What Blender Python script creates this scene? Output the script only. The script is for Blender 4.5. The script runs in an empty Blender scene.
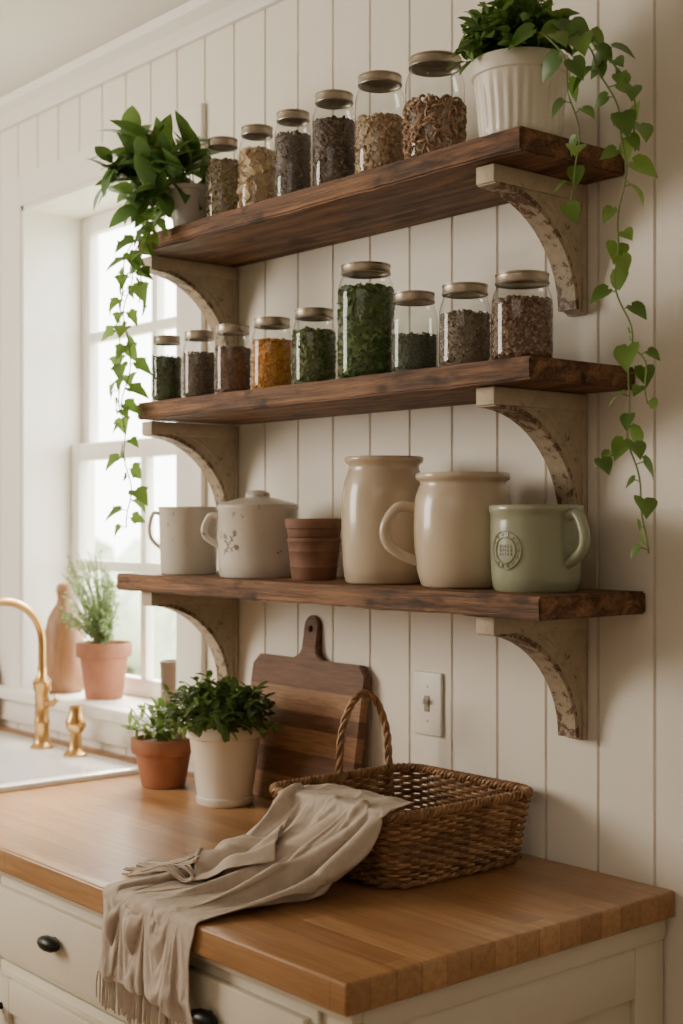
import bpy, bmesh, math, random
import numpy as np
from mathutils import Vector, Matrix
from mathutils import noise as mnoise
random.seed(7); rng=np.random.default_rng(7)
C=bpy.context.scene.collection
# ------------------------------------------------------------------ helpers
class MB:
    def __init__(s): s.v=[]; s.f=[]; s.m=[]; s.n=0
    def add(s,verts,faces,mi=0):
        o=s.n; s.v.extend([(float(a[0]),float(a[1]),float(a[2])) for a in verts]); s.n+=len(verts)
        s.f.extend([tuple(int(i)+o for i in f) for f in faces]); s.m.extend([mi]*len(faces)); return s
    def obj(s,name,mats,parent=None,loc=(0,0,0),smooth=True,world=False,angle=40,recalc=True):
        me=bpy.data.meshes.new(name)
        v=s.v
        if world:
            l=parent.location if parent else Vector(loc); v=[(a[0]-l.x,a[1]-l.y,a[2]-l.z) for a in v]
        me.from_pydata(v,[],s.f); 
        if not isinstance(mats,(list,tuple)): mats=[mats]
        for m in mats: me.materials.append(m)
        me.polygons.foreach_set('material_index',s.m)
        if recalc:
            bm=bmesh.new(); bm.from_mesh(me); bmesh.ops.recalc_face_normals(bm,faces=bm.faces); bm.to_mesh(me); bm.free()
        if smooth:
            me.polygons.foreach_set('use_smooth',[True]*len(me.polygons))
            try: me.set_sharp_from_angle(angle=math.radians(angle))
            except Exception: pass
        me.update()
        o=bpy.data.objects.new(name,me); C.objects.link(o)
        if parent: o.parent=parent
        else: o.location=loc
        return o
def group(name,loc):
    e=bpy.data.objects.new(name,None); e.location=loc; e.empty_display_size=.05; C.objects.link(e); return e
def box(x0,x1,y0,y1,z0,z1,b=0,seg=2):
    bm=bmesh.new(); bmesh.ops.create_cube(bm,size=1)
    for v in bm.verts: v.co=Vector(((x0+x1)/2+v.co.x*(x1-x0),(y0+y1)/2+v.co.y*(y1-y0),(z0+z1)/2+v.co.z*(z1-z0)))
    if b>0: bmesh.ops.bevel(bm,geom=list(bm.edges),offset=b,segments=seg,affect='EDGES',profile=.5)
    bm.verts.index_update()
    r=([tuple(v.co) for v in bm.verts],[[v.index for v in f.verts] for f in bm.faces]); bm.free(); return r
def lathe(prof,seg=48,c=(0,0,0)):
    V=[];F=[]; n=len(prof); idx=[]
    for r,z in prof:
        if r<1e-6: idx.append([len(V)]); V.append((c[0],c[1],c[2]+z))
        else:
            row=[]
            for k in range(seg):
                a=2*math.pi*k/seg; row.append(len(V)); V.append((c[0]+r*math.cos(a),c[1]+r*math.sin(a),c[2]+z))
            idx.append(row)
    for i in range(n-1):
        A,B=idx[i],idx[i+1]
        for k in range(seg):
            k2=(k+1)%seg
            if len(A)==1 and len(B)==1: break
            if len(A)==1: F.append((A[0],B[k2],B[k]))
            elif len(B)==1: F.append((A[k],A[k2],B[0]))
            else: F.append((A[k],A[k2],B[k2],B[k]))
    return V,F
def catmull(P,n=8,closed=False):
    P=[np.array(p,float) for p in P]; out=[]; N=len(P)
    rngi=range(N) if closed else range(N-1)
    for i in rngi:
        if closed: p0,p1,p2,p3=P[(i-1)%N],P[i],P[(i+1)%N],P[(i+2)%N]
        else: p0,p1,p2,p3=P[max(i-1,0)],P[i],P[i+1],P[min(i+2,N-1)]
        for k in range(n):
            t=k/n
            out.append(.5*((2*p1)+(-p0+p2)*t+(2*p0-5*p1+4*p2-p3)*t*t+(-p0+3*p1-3*p2+p3)*t**3))
    if not closed: out.append(P[-1])
    return np.array(out)
def tube(path,r,seg=8,closed=False):
    P=np.array(path,float); n=len(P); 
    if np.isscalar(r): r=np.full(n,r)
    r=np.array(r,float)
    if closed: T=np.roll(P,-1,0)-np.roll(P,1,0)
    else: T=np.gradient(P,axis=0)
    T/= (np.linalg.norm(T,axis=1)[:,None]+1e-12)
    up=np.array([0,0,1.]) if abs(T[0][2])<.9 else np.array([1.,0,0])
    N=np.cross(T[0],up); N/=np.linalg.norm(N); V=[]
    for i in range(n):
        N=N-T[i]*np.dot(N,T[i]); N/= (np.linalg.norm(N)+1e-12); B=np.cross(T[i],N)
        for k in range(seg):
            a=2*math.pi*k/seg; V.append(P[i]+r[i]*(math.cos(a)*N+math.sin(a)*B))
    F=[]; m=n if closed else n-1
    for i in range(m):
        j=(i+1)%n
        for k in range(seg):
            k2=(k+1)%seg; F.append((i*seg+k,i*seg+k2,j*seg+k2,j*seg+k))
    if not closed:
        F.append(tuple(range(seg-1,-1,-1))); F.append(tuple((n-1)*seg+k for k in range(seg)))
    return V,F
def rrect(x0,x1,y0,y1,r,z,n=6):
    pts=[]
    for cx,cy,a0 in ((x1-r,y1-r,0),(x0+r,y1-r,90),(x0+r,y0+r,180),(x1-r,y0+r,270)):
        for k in range(n+1):
            a=math.radians(a0+90*k/n); pts.append((cx+r*math.cos(a),cy+r*math.sin(a),z))
    return pts
def loft(loops,cap0=False,cap1=False):
    V=[];F=[];n=len(loops[0])
    for l in loops: V+=l
    for i in range(len(loops)-1):
        for k in range(n):
            k2=(k+1)%n; F.append((i*n+k,i*n+k2,(i+1)*n+k2,(i+1)*n+k))
    if cap0: F.append(tuple(range(n)))
    if cap1: F.append(tuple((len(loops)-1)*n+k for k in range(n)))
    return V,F
# ------------------------------------------------------------------ materials
def newmat(name):
    m=bpy.data.materials.new(name); m.use_nodes=True; nt=m.node_tree; b=nt.nodes['Principled BSDF']; return m,nt,b
def S(b,**k):
    for a,v in k.items():
        n={'rough':'Roughness','metal':'Metallic','col':'Base Color','coat':'Coat Weight','spec':'Specular IOR Level','sss':'Subsurface Weight','trans':'Transmission Weight'}[a]
        if a=='col': v=(v[0],v[1],v[2],1)
        b.inputs[n].default_value=v
def coords(nt,scale=(1,1,1)):
    tc=nt.nodes.new('ShaderNodeTexCoord'); mp=nt.nodes.new('ShaderNodeMapping'); mp.inputs['Scale'].default_value=scale
    nt.links.new(tc.outputs['Object'],mp.inputs['Vector']); return mp.outputs['Vector']
def noise(nt,vec,scale=5,detail=4,rough=.55,dist=0):
    n=nt.nodes.new('ShaderNodeTexNoise'); n.inputs['Scale'].default_value=scale; n.inputs['Detail'].default_value=detail
    n.inputs['Roughness'].default_value=rough; n.inputs['Distortion'].default_value=dist
    if vec: nt.links.new(vec,n.inputs['Vector'])
    return n.outputs['Fac']
def ramp(nt,fac,stops):
    r=nt.nodes.new('ShaderNodeValToRGB'); e=r.color_ramp.elements
    while len(e)<len(stops): e.new(.5)
    for i,(p,c) in enumerate(stops): e[i].position=p; e[i].color=(c[0],c[1],c[2],1)
    nt.links.new(fac,r.inputs['Fac']); return r.outputs['Color']
def mixc(nt,a,b,fac=.5,mode='MIX'):
    m=nt.nodes.new('ShaderNodeMix'); m.data_type='RGBA'; m.blend_type=mode
    for sock,v in ((m.inputs[6],a),(m.inputs[7],b)):
        if isinstance(v,tuple): sock.default_value=(v[0],v[1],v[2],1)
        else: nt.links.new(v,sock)
    if isinstance(fac,(int,float)): m.inputs[0].default_value=fac
    else: nt.links.new(fac,m.inputs[0])
    return m.outputs[2]
def bump(nt,b,h,st=.2,dist=.002):
    n=nt.nodes.new('ShaderNodeBump'); n.inputs['Strength'].default_value=st; n.inputs['Distance'].default_value=dist
    nt.links.new(h,n.inputs['Height']); nt.links.new(n.outputs['Normal'],b.inputs['Normal'])
def simple(name,col,rough=.5,metal=0,var=.08,scale=12,bmp=0,coat=0):
    m,nt,b=newmat(name); S(b,rough=rough,metal=metal,coat=coat)
    v=coords(nt); f=noise(nt,v,scale,5)
    c=ramp(nt,f,[(.3,tuple(x*(1-var) for x in col)),(.7,tuple(min(1,x*(1+var)) for x in col))])
    nt.links.new(c,b.inputs['Base Color'])
    if bmp: bump(nt,b,noise(nt,v,scale*8,4),bmp,.001)
    return m
def island(name,cols,rough=.6,sss=0,trans=False,spec=.5):
    m,nt,b=newmat(name); S(b,rough=rough,spec=spec); g=nt.nodes.new('ShaderNodeNewGeometry')
    st=[(i/(max(1,len(cols)-1)),c) for i,c in enumerate(cols)]
    col=ramp(nt,g.outputs['Random Per Island'],st)
    nt.links.new(col,b.inputs['Base Color'])
    if trans:
        t=nt.nodes.new('ShaderNodeBsdfTranslucent'); mx=nt.nodes.new('ShaderNodeMixShader'); mx.inputs[0].default_value=.3
        nt.links.new(mixc(nt,col,(.5,.8,.15),.4),t.inputs['Color'])
        nt.links.new(b.outputs[0],mx.inputs[1]); nt.links.new(t.outputs[0],mx.inputs[2])
        nt.links.new(mx.outputs[0],nt.nodes['Material Output'].inputs[0])
    return m
def woodmat(name,dark,light,scale=(1.2,14,14),rough=.5,bst=.3,knots=True,lo=.55,spec=.5):
    m,nt,b=newmat(name); S(b,rough=rough,spec=spec)
    v=coords(nt,scale); f1=noise(nt,v,3,8,.65,.6)
    v2=coords(nt,(scale[0]*3,scale[1]*6,scale[2]*6)); f2=noise(nt,v2,3,4,.6)
    c1=ramp(nt,f1,[(.36,dark),(.5,tuple((a+c)/2 for a,c in zip(dark,light))),(.62,light)])
    c2=ramp(nt,f2,[(.35,(lo,lo*.93,lo*.85)),(.58,(1,1,1))])
    c=mixc(nt,c1,c2,.75,'MULTIPLY'); 
    if knots:
        f3=noise(nt,coords(nt,(5,11,11)),1.7,3); c=mixc(nt,c,ramp(nt,f3,[(.33,(.22,.17,.14)),(.41,(1,1,1))]),.8,'MULTIPLY')
    nt.links.new(c,b.inputs['Base Color']); bump(nt,b,f2,bst,.002); return m
M={}
M['wall']=simple('painted_shiplap',(.79,.74,.65),.55,var=.02,scale=3,bmp=.03)
M['ceil']=simple('ceiling_paint',(.74,.73,.69),.8,var=.01)
M['trim']=simple('trim_paint',(.82,.79,.73),.4,var=.015)
M['cab']=simple('cabinet_paint',(.68,.625,.50),.42,var=.02,scale=4)
M['floor']=woodmat('floor_oak',(.22,.12,.06),(.4,.25,.14))
m,nt,b=newmat('butcher_block'); S(b,rough=.30)
v=coords(nt); br=nt.nodes.new('ShaderNodeTexBrick'); nt.links.new(v,br.inputs['Vector'])
for k,val in (('Scale',1),('Mortar Size',.0006),('Mortar Smooth',.3),('Bias',0),('Brick Width',.42),('Row Height',.043)): br.inputs[k].default_value=val
br.inputs['Color1'].default_value=(.54,.31,.14,1); br.inputs['Color2'].default_value=(.38,.20,.08,1); br.inputs['Mortar'].default_value=(.18,.085,.035,1)
g1=noise(nt,coords(nt,(3,45,45)),2.2,7,.65,.4); g2=noise(nt,coords(nt,(1,4,4)),2,3)
c=mixc(nt,br.outputs['Color'],ramp(nt,g1,[(.3,(.60,.51,.43)),(.62,(1,1,1))]),.8,'MULTIPLY')
c=mixc(nt,c,ramp(nt,g2,[(.3,(.78,.74,.70)),(.7,(1.0,1.0,1.0))]),.8,'MULTIPLY')
nt.links.new(c,b.inputs['Base Color']); bump(nt,b,g1,.08,.001); M['block']=m
M['shelf']=woodmat('rustic_walnut',(.06,.026,.0115),(.30,.15,.07),(1.1,13,20),.62,.8,lo=.42,spec=.3)
M['board_d']=woodmat('walnut_strip',(.12,.05,.021),(.18,.083,.038),(2,14,14),.55,.1,False,spec=.3)
M['board_l']=woodmat('cherry_strip',(.24,.12,.055),(.34,.18,.085),(2,14,14),.55,.1,False,spec=.3)
M['oak']=woodmat('turned_oak',(.24,.115,.05),(.33,.17,.08),(14,14,2),.5,.05,False,.8)
def chippy(name,th,paint=(.56,.48,.36)):
    m,nt,b=newmat(name); S(b,rough=.6)
    f=noise(nt,coords(nt,(1,1,1)),60,10,.72,.3); f2=noise(nt,coords(nt),13,3)
    mul=nt.nodes.new('ShaderNodeMath'); mul.operation='MULTIPLY_ADD'; nt.links.new(f2,mul.inputs[0]); mul.inputs[1].default_value=.6; nt.links.new(f,mul.inputs[2])
    c=ramp(nt,mul.outputs[0],[(.0,(.06,.03,.018)),(th,(.13,.07,.04)),(th+.015,tuple(x*.80 for x in paint)),(min(.99,th+.25),paint)])
    nt.links.new(c,b.inputs['Base Color']); bump(nt,b,mul.outputs[0],.4,.002); return m
M['bracket']=chippy('chipped_cream_iron',.60,(.50,.41,.29)); M['bracket_edge']=chippy('worn_edge_iron',.735,(.42,.335,.23))
def ceramic(name,col,spk=0,rough=.22,dark=(.12,.08,.06)):
    m,nt,b=newmat(name); S(b,rough=rough,coat=.3); v=coords(nt); f=noise(nt,v,6,4)
    c=ramp(nt,f,[(.3,tuple(x*.9 for x in col)),(.7,col)])
    if spk:
        s=noise(nt,v,30,6,.7); c=mixc(nt,dark,c,ramp(nt,s,[(spk,(0,0,0)),(spk+.03,(1,1,1))]))
    nt.links.new(c,b.inputs['Base Color']); return m
M['stone']=ceramic('cream_stoneware',(.53,.43,.31))
M['stone2']=ceramic('ivory_stoneware',(.59,.49,.355))
M['enamel']=ceramic('worn_enamel',(.66,.61,.53),.35,.3,(.22,.17,.13))
M['decal']=simple('faded_brown_transfer',(.20,.15,.11),.4,var=.3,scale=80)
M['sage']=ceramic('sage_glaze',(.30,.32,.215))
M['white_pot']=ceramic('white_planter_glaze',(.76,.71,.62),0,.4)
M['grey_pot']=ceramic('greige_planter',(.5,.47,.42),0,.6)
M['porcelain']=ceramic('porcelain',(.84,.84,.82),0,.15)
M['terra']=simple('terracotta',(.29,.115,.06),.8,var=.25,scale=14,bmp=.2)
M['terra2']=simple('aged_terracotta',(.17,.078,.043),.75,var=.35,scale=20,bmp=.2)
M['soil']=simple('potting_soil',(.04,.025,.018),.95,var=.5,scale=60,bmp=.6)
M['brass']=simple('brushed_brass',(.56,.34,.13),.28,1,var=.06)
M['lid']=simple('aged_tin_lid',(.40,.35,.285),.36,1,var=.22,scale=30)
M['black']=simple('black_iron',(.015,.014,.013),.35,.6)
M['plate']=simple('outlet_plastic',(.80,.76,.68),.35,var=.01)
M['slot']=simple('outlet_slot',(.30,.27,.22),.6)
M['amber']=simple('amber_cup',(.13,.08,.05),.4)
m,nt,b=newmat('wicker'); S(b,rough=.5); g=nt.nodes.new('ShaderNodeNewGeometry')
c1=ramp(nt,g.outputs['Random Per Island'],[(0,(.20,.095,.036)),(.5,(.34,.18,.075)),(1,(.46,.265,.125))])
c=mixc(nt,c1,ramp(nt,noise(nt,coords(nt),35,4),[(.35,(.42,.36,.3)),(.6,(1,1,1))]),.8,'MULTIPLY'); nt.links.new(c,b.inputs['Base Color']); M['wicker']=m
m,nt,b=newmat('washed_linen'); S(b,rough=.95,spec=.15); v=coords(nt)
c=ramp(nt,noise(nt,v,60,5,.7),[(.3,(.45,.37,.30)),(.7,(.56,.47,.39))]); nt.links.new(c,b.inputs['Base Color'])
bump(nt,b,noise(nt,v,700,2),.35,.001); M['linen']=m
def thin(name,tint,edge,k=.7,p=.82):
    m=bpy.data.materials.new(name); m.use_nodes=True; nt=m.node_tree; nt.nodes.remove(nt.nodes['Principled BSDF'])
    lw=nt.nodes.new('ShaderNodeLayerWeight'); lw.inputs['Blend'].default_value=.5
    t=nt.nodes.new('ShaderNodeBsdfTransparent'); gl=nt.nodes.new('ShaderNodeBsdfGlossy'); gl.inputs['Roughness'].default_value=.04
    col=ramp(nt,lw.outputs['Facing'],[(.0,tint),(p,tint),(1,edge)]); nt.links.new(col,t.inputs['Color'])
    pw=nt.nodes.new('ShaderNodeMath'); pw.operation='POWER'; nt.links.new(lw.outputs['Facing'],pw.inputs[0]); pw.inputs[1].default_value=4
    mm=nt.nodes.new('ShaderNodeMath'); mm.operation='MULTIPLY_ADD'; nt.links.new(pw.outputs[0],mm.inputs[0]); mm.inputs[1].default_value=k; mm.inputs[2].default_value=.05
    mx=nt.nodes.new('ShaderNodeMixShader'); nt.links.new(mm.outputs[0],mx.inputs[0]); nt.links.new(t.outputs[0],mx.inputs[1]); nt.links.new(gl.outputs[0],mx.inputs[2])
    nt.links.new(mx.outputs[0],nt.nodes['Material Output'].inputs[0]); return m
M['glass']=thin('jar_glass',(.955,.97,.96),(.40,.44,.42),.7,.74)
M['pane']=thin('window_pane',(.98,.99,.99),(.8,.85,.85),.4)
M['stem']=simple('green_stem',(.16,.22,.06),.6)
M['leaf_ivy']=island('ivy_leaf',[(.045,.11,.02),(.09,.185,.03),(.19,.31,.055)],.4,trans=True)
M['leaf_big']=island('glossy_leaf',[(.02,.065,.018),(.05,.125,.03),(.12,.22,.06)],.35,trans=True)
M['leaf_bush']=island('boxwood_leaf',[(.028,.08,.018),(.065,.15,.03),(.14,.25,.06)],.45,trans=True)
M['leaf_dark']=island('dark_leaf',[(.025,.065,.018),(.055,.11,.028),(.11,.18,.05)],.45,trans=True)
M['leaf_herb']=island('herb_leaf',[(.10,.19,.045),(.22,.35,.09)],.5,trans=True)
M['leaf_sage']=island('thyme_leaf',[(.12,.17,.09),(.26,.31,.2)],.7,trans=True)
# ------------------------------------------------------------------ room
WX0,WX1,WZ0,WZ1=-3.264,-2.53,1.02,2.268
RX0,RX1,RY=-4.3,1.6,-3.6; CZ=2.55
def panel(mb,x0,x1,z0,z1):
    pts=[(x0,0)]
    for gx in sorted([-1.269-.107*k for k in range(-30,40)]):
        if x0+.004<gx<x1-.004: pts+=[(gx-.003,0),(gx-.0015,.005),(gx+.0015,.005),(gx+.003,0)]
    pts.append((x1,0)); V=[];F=[]
    for x,y in pts: V+=[(x,y,z0),(x,y,z1)]
    for i in range(len(pts)-1): F.append((2*i,2*i+2,2*i+3,2*i+1))
    mb.add(V,F)
mb=MB()
panel(mb,RX0,WX0,0,CZ); panel(mb,WX1,RX1,0,CZ); panel(mb,WX0,WX1,0,WZ0); panel(mb,WX0,WX1,WZ1,CZ)
for a in ((RX0-.1,WX0-.0,.006,.2,0,CZ),(WX1,RX1+.1,.006,.2,0,CZ),(WX0,WX1,.006,.2,0,WZ0-.03),(WX0,WX1,.006,.2,WZ1,CZ)): mb.add(*box(*a))
mb.obj('wall_back',M['wall'],smooth=False,recalc=False)
MB().add(*box(RX0-.1,RX0,RY,.2,0,CZ)).obj('wall_left',M['wall'],smooth=False)
MB().add(*box(RX1,RX1+.1,RY,.2,0,CZ)).obj('wall_right',M['wall'],smooth=False)
MB().add(*box(RX0-.1,RX1+.1,RY-.1,RY,0,CZ)).obj('wall_front',M['wall'],smooth=False)
MB().add(*box(RX0-.1,RX1+.1,RY-.1,.2,CZ,CZ+.1)).obj('ceiling',M['ceil'],smooth=False)
MB().add(*box(RX0-.1,RX1+.1,RY-.1,.2,-.1,0)).obj('floor',M['floor'],smooth=False)
pr=[(-.001,2.49),(-.012,2.49),(-.018,2.50),(-.03,2.515),(-.05,2.53),(-.055,2.549),(-.001,2.549)]
V=[(x,y,z) for x in (RX0,RX1) for y,z in pr]; n=len(pr)
F=[(i,(i+1)%n,n+(i+1)%n,n+i) for i in range(n)]
MB().add(V,F).obj('trim_1',M['trim'],smooth=False)
MB().add(*box(-1.225,RX1,-.015,-.001,.001,.12,.003)).obj('baseboard_back',M['trim'],smooth=False)
mb=MB()
mb.add(*box(WX0-.11,WX0,-.014,.0,WZ0-.02,WZ1+.08,.003)); mb.add(*box(WX1,WX1+.09,-.014,0,WZ0-.02,WZ1+.08,.003))
mb.add(*box(WX0,WX1,-.014,0,WZ1,WZ1+.08,.003)); 
mb.obj('trim_2',M['trim'])
win=group('window_1',((WX0+WX1)/2,.14,WZ0))
mb=MB()
mb.add(*box(WX0,WX0+.012,-.01,.2,WZ0,WZ1)); mb.add(*box(WX1-.012,WX1,-.01,.2,WZ0,WZ1)); mb.add(*box(WX0,WX1,-.01,.2,WZ1-.012,WZ1))
mb.add(*box(WX0-.13,WX1+.11,-.045,-.0,WZ0-.03,WZ0,.006)); mb.add(*box(WX0,WX1,-.002,.2,WZ0-.03,WZ0))
mb.add(*box(WX0-.10,WX1+.08,-.018,-.0,WZ0-.09,WZ0-.03,.003))
mb.obj('sill_and_jamb',M['trim'],parent=win,world=True)
mb=MB(); zm=1.635
def sash(y0,y1,z0,z1):
    a,b_=WX0+.012,WX1-.012; w=.045
    mb.add(*box(a,a+w,y0,y1,z0,z1,.003)); mb.add(*box(b_-w,b_,y0,y1,z0,z1,.003))
    mb.add(*box(a+w,b_-w,y0,y1,z0,z0+w,.003)); mb.add(*box(a+w,b_-w,y0,y1,z1-w,z1,.003))
    xc=(a+b_)/2; mb.add(*box(xc-.013,xc+.013,y0+.003,y1-.003,z0+w,z1-w,.002)); zc=(z0+z1)/2
    mb.add(*box(a+w,b_-w,y0+.004,y1-.004,zc-.013,zc+.013,.002))
sash(.125,.155,WZ0,zm+.02); sash(.157,.187,zm-.02,WZ1-.012)
mb.obj('sashes',M['trim'],parent=win,world=True)
mb=MB(); mb.add([(WX0+.03,.14,WZ0+.03),(WX1-.03,.14,WZ0+.03),(WX1-.03,.14,zm),(WX0+.03,.14,zm)],[(0,1,2,3)])
mb.add([(WX0+.03,.172,zm),(WX1-.03,.172,zm),(WX1-.03,.172,WZ1-.03),(WX0+.03,.172,WZ1-.03)],[(0,1,2,3)])
mb.obj('panes',M['pane'],parent=win,world=True,recalc=False)
lawn=simple('lawn_grass',(.35,.4,.24),.9,var=.3,scale=2)
MB().add([(-40,.25,-.3),(20,.25,-.3),(20,40,-.3),(-40,40,-.3)],[(0,1,2,3)]).obj('garden_lawn',lawn)
hm=simple('hedge_foliage',(.42,.48,.33),.9,var=.35,scale=3)
mb=MB(); bm=bmesh.new(); bmesh.ops.create_icosphere(bm,subdivisions=2,radius=1); bm.verts.index_update(); IV=np.array([v.co[:] for v in bm.verts]); IF=[[v.index for v in f.verts] for f in bm.faces]; bm.free()
for i in range(60):
    c=np.array([rng.uniform(-20,-5),rng.uniform(5,7),rng.uniform(-.2,.9)]); r=rng.uniform(.4,.8)
    mb.add(IV*r*(1+.15*rng.normal(size=(len(IV),1)))+c,IF)
mb.obj('garden_hedge',hm)
# ------------------------------------------------------------------ counter, cabinet, sink
co=MB().add(*box(-4.29,-1.23,-.64,-.002,.87,.91,.004,3)).obj('butcher_block_countertop',M['block'])
cut=MB().add(*box(-3.33,-2.56,-.54,-.105,.80,1.0)).obj('cutter',M['block'])
md=co.modifiers.new('b','BOOLEAN'); md.operation='DIFFERENCE'; md.object=cut; md.solver='EXACT'
dg=bpy.context.evaluated_depsgraph_get(); me=bpy.data.meshes.new_from_object(co.evaluated_get(dg)); co.modifiers.clear(); co.data=me; bpy.data.objects.remove(cut)
cab=group('base_cabinet',(-2.5,-.3,0))
mb=MB()
mb.add(*box(-4.28,-1.26,-.60,-.58,.1,.869)); mb.add(*box(-1.28,-1.26,-.58,-.005,.0,.869)); mb.add(*box(-4.28,-1.28,-.58,-.005,.1,.12)); mb.add(*box(-4.28,-1.28,-.53,-.515,0,.1))
mb.add(*box(-4.28,-1.245,-.618,-.60,.852,.869,.003)); mb.add(*box(-1.262,-1.245,-.60,-.003,.835,.869,.004))
mb.add(*box(-1.262,-1.25,-.618,-.54,.1,.835,.002)); mb.add(*box(-1.262,-1.25,-.07,-.003,.0,.835,.002)); mb.add(*box(-1.262,-1.25,-.54,-.07,.76,.835,.002)); mb.add(*box(-1.262,-1.25,-.54,-.07,.1,.2,.002))
mb.obj('carcass',M['cab'],parent=cab,world=True)
mb=MB(); mk=MB()
def front(x0,x1,z0,z1,door=False):
    mb.add(*box(x0-.014,x1+.014,-.608,-.600,z0-.014,z1+.014,.003))
    mb.add(*box(x0,x1,-.620,-.606,z0,z1,.003))
    if door:
        w=.055
        for a in ((x0,x0+w,z0,z1),(x1-w,x1,z0,z1),(x0+w,x1-w,z0,z0+w),(x0+w,x1-w,z1-w,z1)): mb.add(*box(a[0],a[1],-.628,-.618,a[2],a[3],.002))
def cup(x,z):
    V=IV*np.array([.030,.014,.0125])+np.array([x,-.632,z]); mk.add(V,IF)
    V,F=lathe([(0,0),(.009,0),(.007,.006),(.007,.012)],16); mk.add([(x+p[0],-.620-p[2],z+p[1]) for p in V],F)
xs=[(-1.735,-1.335),(-2.165,-1.765),(-2.60,-2.195),(-3.03,-2.63),(-3.46,-3.06),(-3.89,-3.49)]
for a,b_ in xs:
    front(a,b_,.722,.835); cup((a+b_)/2,.784)
    front(a,b_,.13,.69,True)
    kx=a+.03; kz=.64
    V,F=lathe([(0,0),(.006,0),(.005,.012),(.012,.018),(.013,.024),(.008,.03),(0,.031)],20)
    mk.add([(kx+p[0],-.628-p[2],kz+p[1]) for p in V],F)
mb.obj('drawer_and_door_fronts',M['cab'],parent=cab,world=True); mk.obj('pulls',M['black'],parent=cab,world=True)
sk=group('drop_in_sink',(-2.945,-.32,.91))
L=[rrect(-3.35,-2.54,-.56,-.085,.03,.9105),rrect(-3.35,-2.54,-.56,-.085,.03,.918),rrect(-3.345,-2.545,-.555,-.09,.028,.922),rrect(-3.31,-2.59,-.52,-.185,.05,.922),rrect(-3.30,-2.60,-.51,-.195,.05,.914),rrect(-3.29,-2.61,-.50,-.205,.05,.78),rrect(-3.25,-2.65,-.46,-.245,.05,.735)]
V,F=loft(L,False,True); MB().add(V,F).obj('basin',M['porcelain'],parent=sk,world=True,angle=60,recalc=False)
MB().add(*lathe([(0,.002),(.035,.002),(.04,.0),(.04,-.01)],24,(-2.95,-.35,.737))).obj('drain',M['brass'],parent=sk,world=True)
fa=group('brass_faucet',(-2.918,-.135,.922))
mb=MB(); mb.add(*lathe([(0,0),(.027,0),(.028,.004),(.02,.010),(.017,.016),(.0165,.05),(.0185,.056),(.0185,.062),(.0165,.068),(.0165,.13),(.0205,.136),(.0215,.155),(.016,.162),(.011,.17),(.011,.19),(0,.19)],28,(0,0,0)))
pts=[(0,0,.18),(0,0,.235)]+[(0,-.10+.10*math.cos(a),.245+.10*math.sin(a)) for a in np.linspace(0,math.pi*.95,14)]+[(0,-.20,.20)]
mb.add(*tube(catmull(pts,4),.0095,14)); mb.add(*tube([(0,-.2,.215),(0,-.2,.17)],.013,14))
mb.add(*tube(catmull([(.015,0,.105),(.05,0,.108),(.075,0,.125)],5),[.008]*6+[.006]*5,10))
mb.obj('gooseneck',M['brass'],parent=fa)
sp=group('brass_faucet_handle',(-2.77,-.13,.922))
mb=MB(); mb.add(*lathe([(0,0),(.026,0),(.027,.005),(.018,.012),(.014,.02),(.013,.05),(.018,.056),(.022,.064),(.022,.080),(.016,.092),(.014,.105),(.014,.112),(0,.115)],28))
mb.add(*tube([(-.036,0,.072),(.036,0,.072)],.007,10))
mb.obj('valve',M['brass'],parent=sp)
# ------------------------------------------------------------------ shelves & brackets
def shelf(x0,x1,zt,name='wooden_shelf'):
    th=.034; d=.24
    bm=bmesh.new(); bmesh.ops.create_cube(bm,size=1)
    for v in bm.verts: v.co=Vector((v.co.x*(x1-x0),-.001-d/2+v.co.y*(d-.002),v.co.z*th-th/2))
    bmesh.ops.subdivide_edges(bm,edges=[e for e in bm.edges if abs(e.verts[0].co.x-e.verts[1].co.x)>.5],cuts=70)
    bmesh.ops.bevel(bm,geom=[e for e in bm.edges if len(e.link_faces)==2 and e.calc_face_angle()>.8],offset=.003,segments=2,affect='EDGES')
    for v in bm.verts:
        if v.co.y<-d*.9:
            w=math.sin(v.co.x*23+zt*9)*.0014+math.sin(v.co.x*61+zt*31)*.0008+.0022*mnoise.noise(Vector((v.co.x*40,zt,v.co.z*60)))
            v.co.y+=abs(w)
            if v.co.z<-th*.5: v.co.z+=w*.5
    mb=MB(); bm.verts.index_update(); mb.add([tuple(v.co) for v in bm.verts],[[v.index for v in f.verts] for f in bm.faces]); bm.free()
    return mb.obj(name,M['shelf'],loc=((x0+x1)/2,0,zt),angle=50)
ZT=2.013
SH=[(-2.335,-1.321,ZT),(-2.335,-1.302,1.686),(-2.413,-1.283,1.348)]
for s in SH: shelf(*s)
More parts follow.
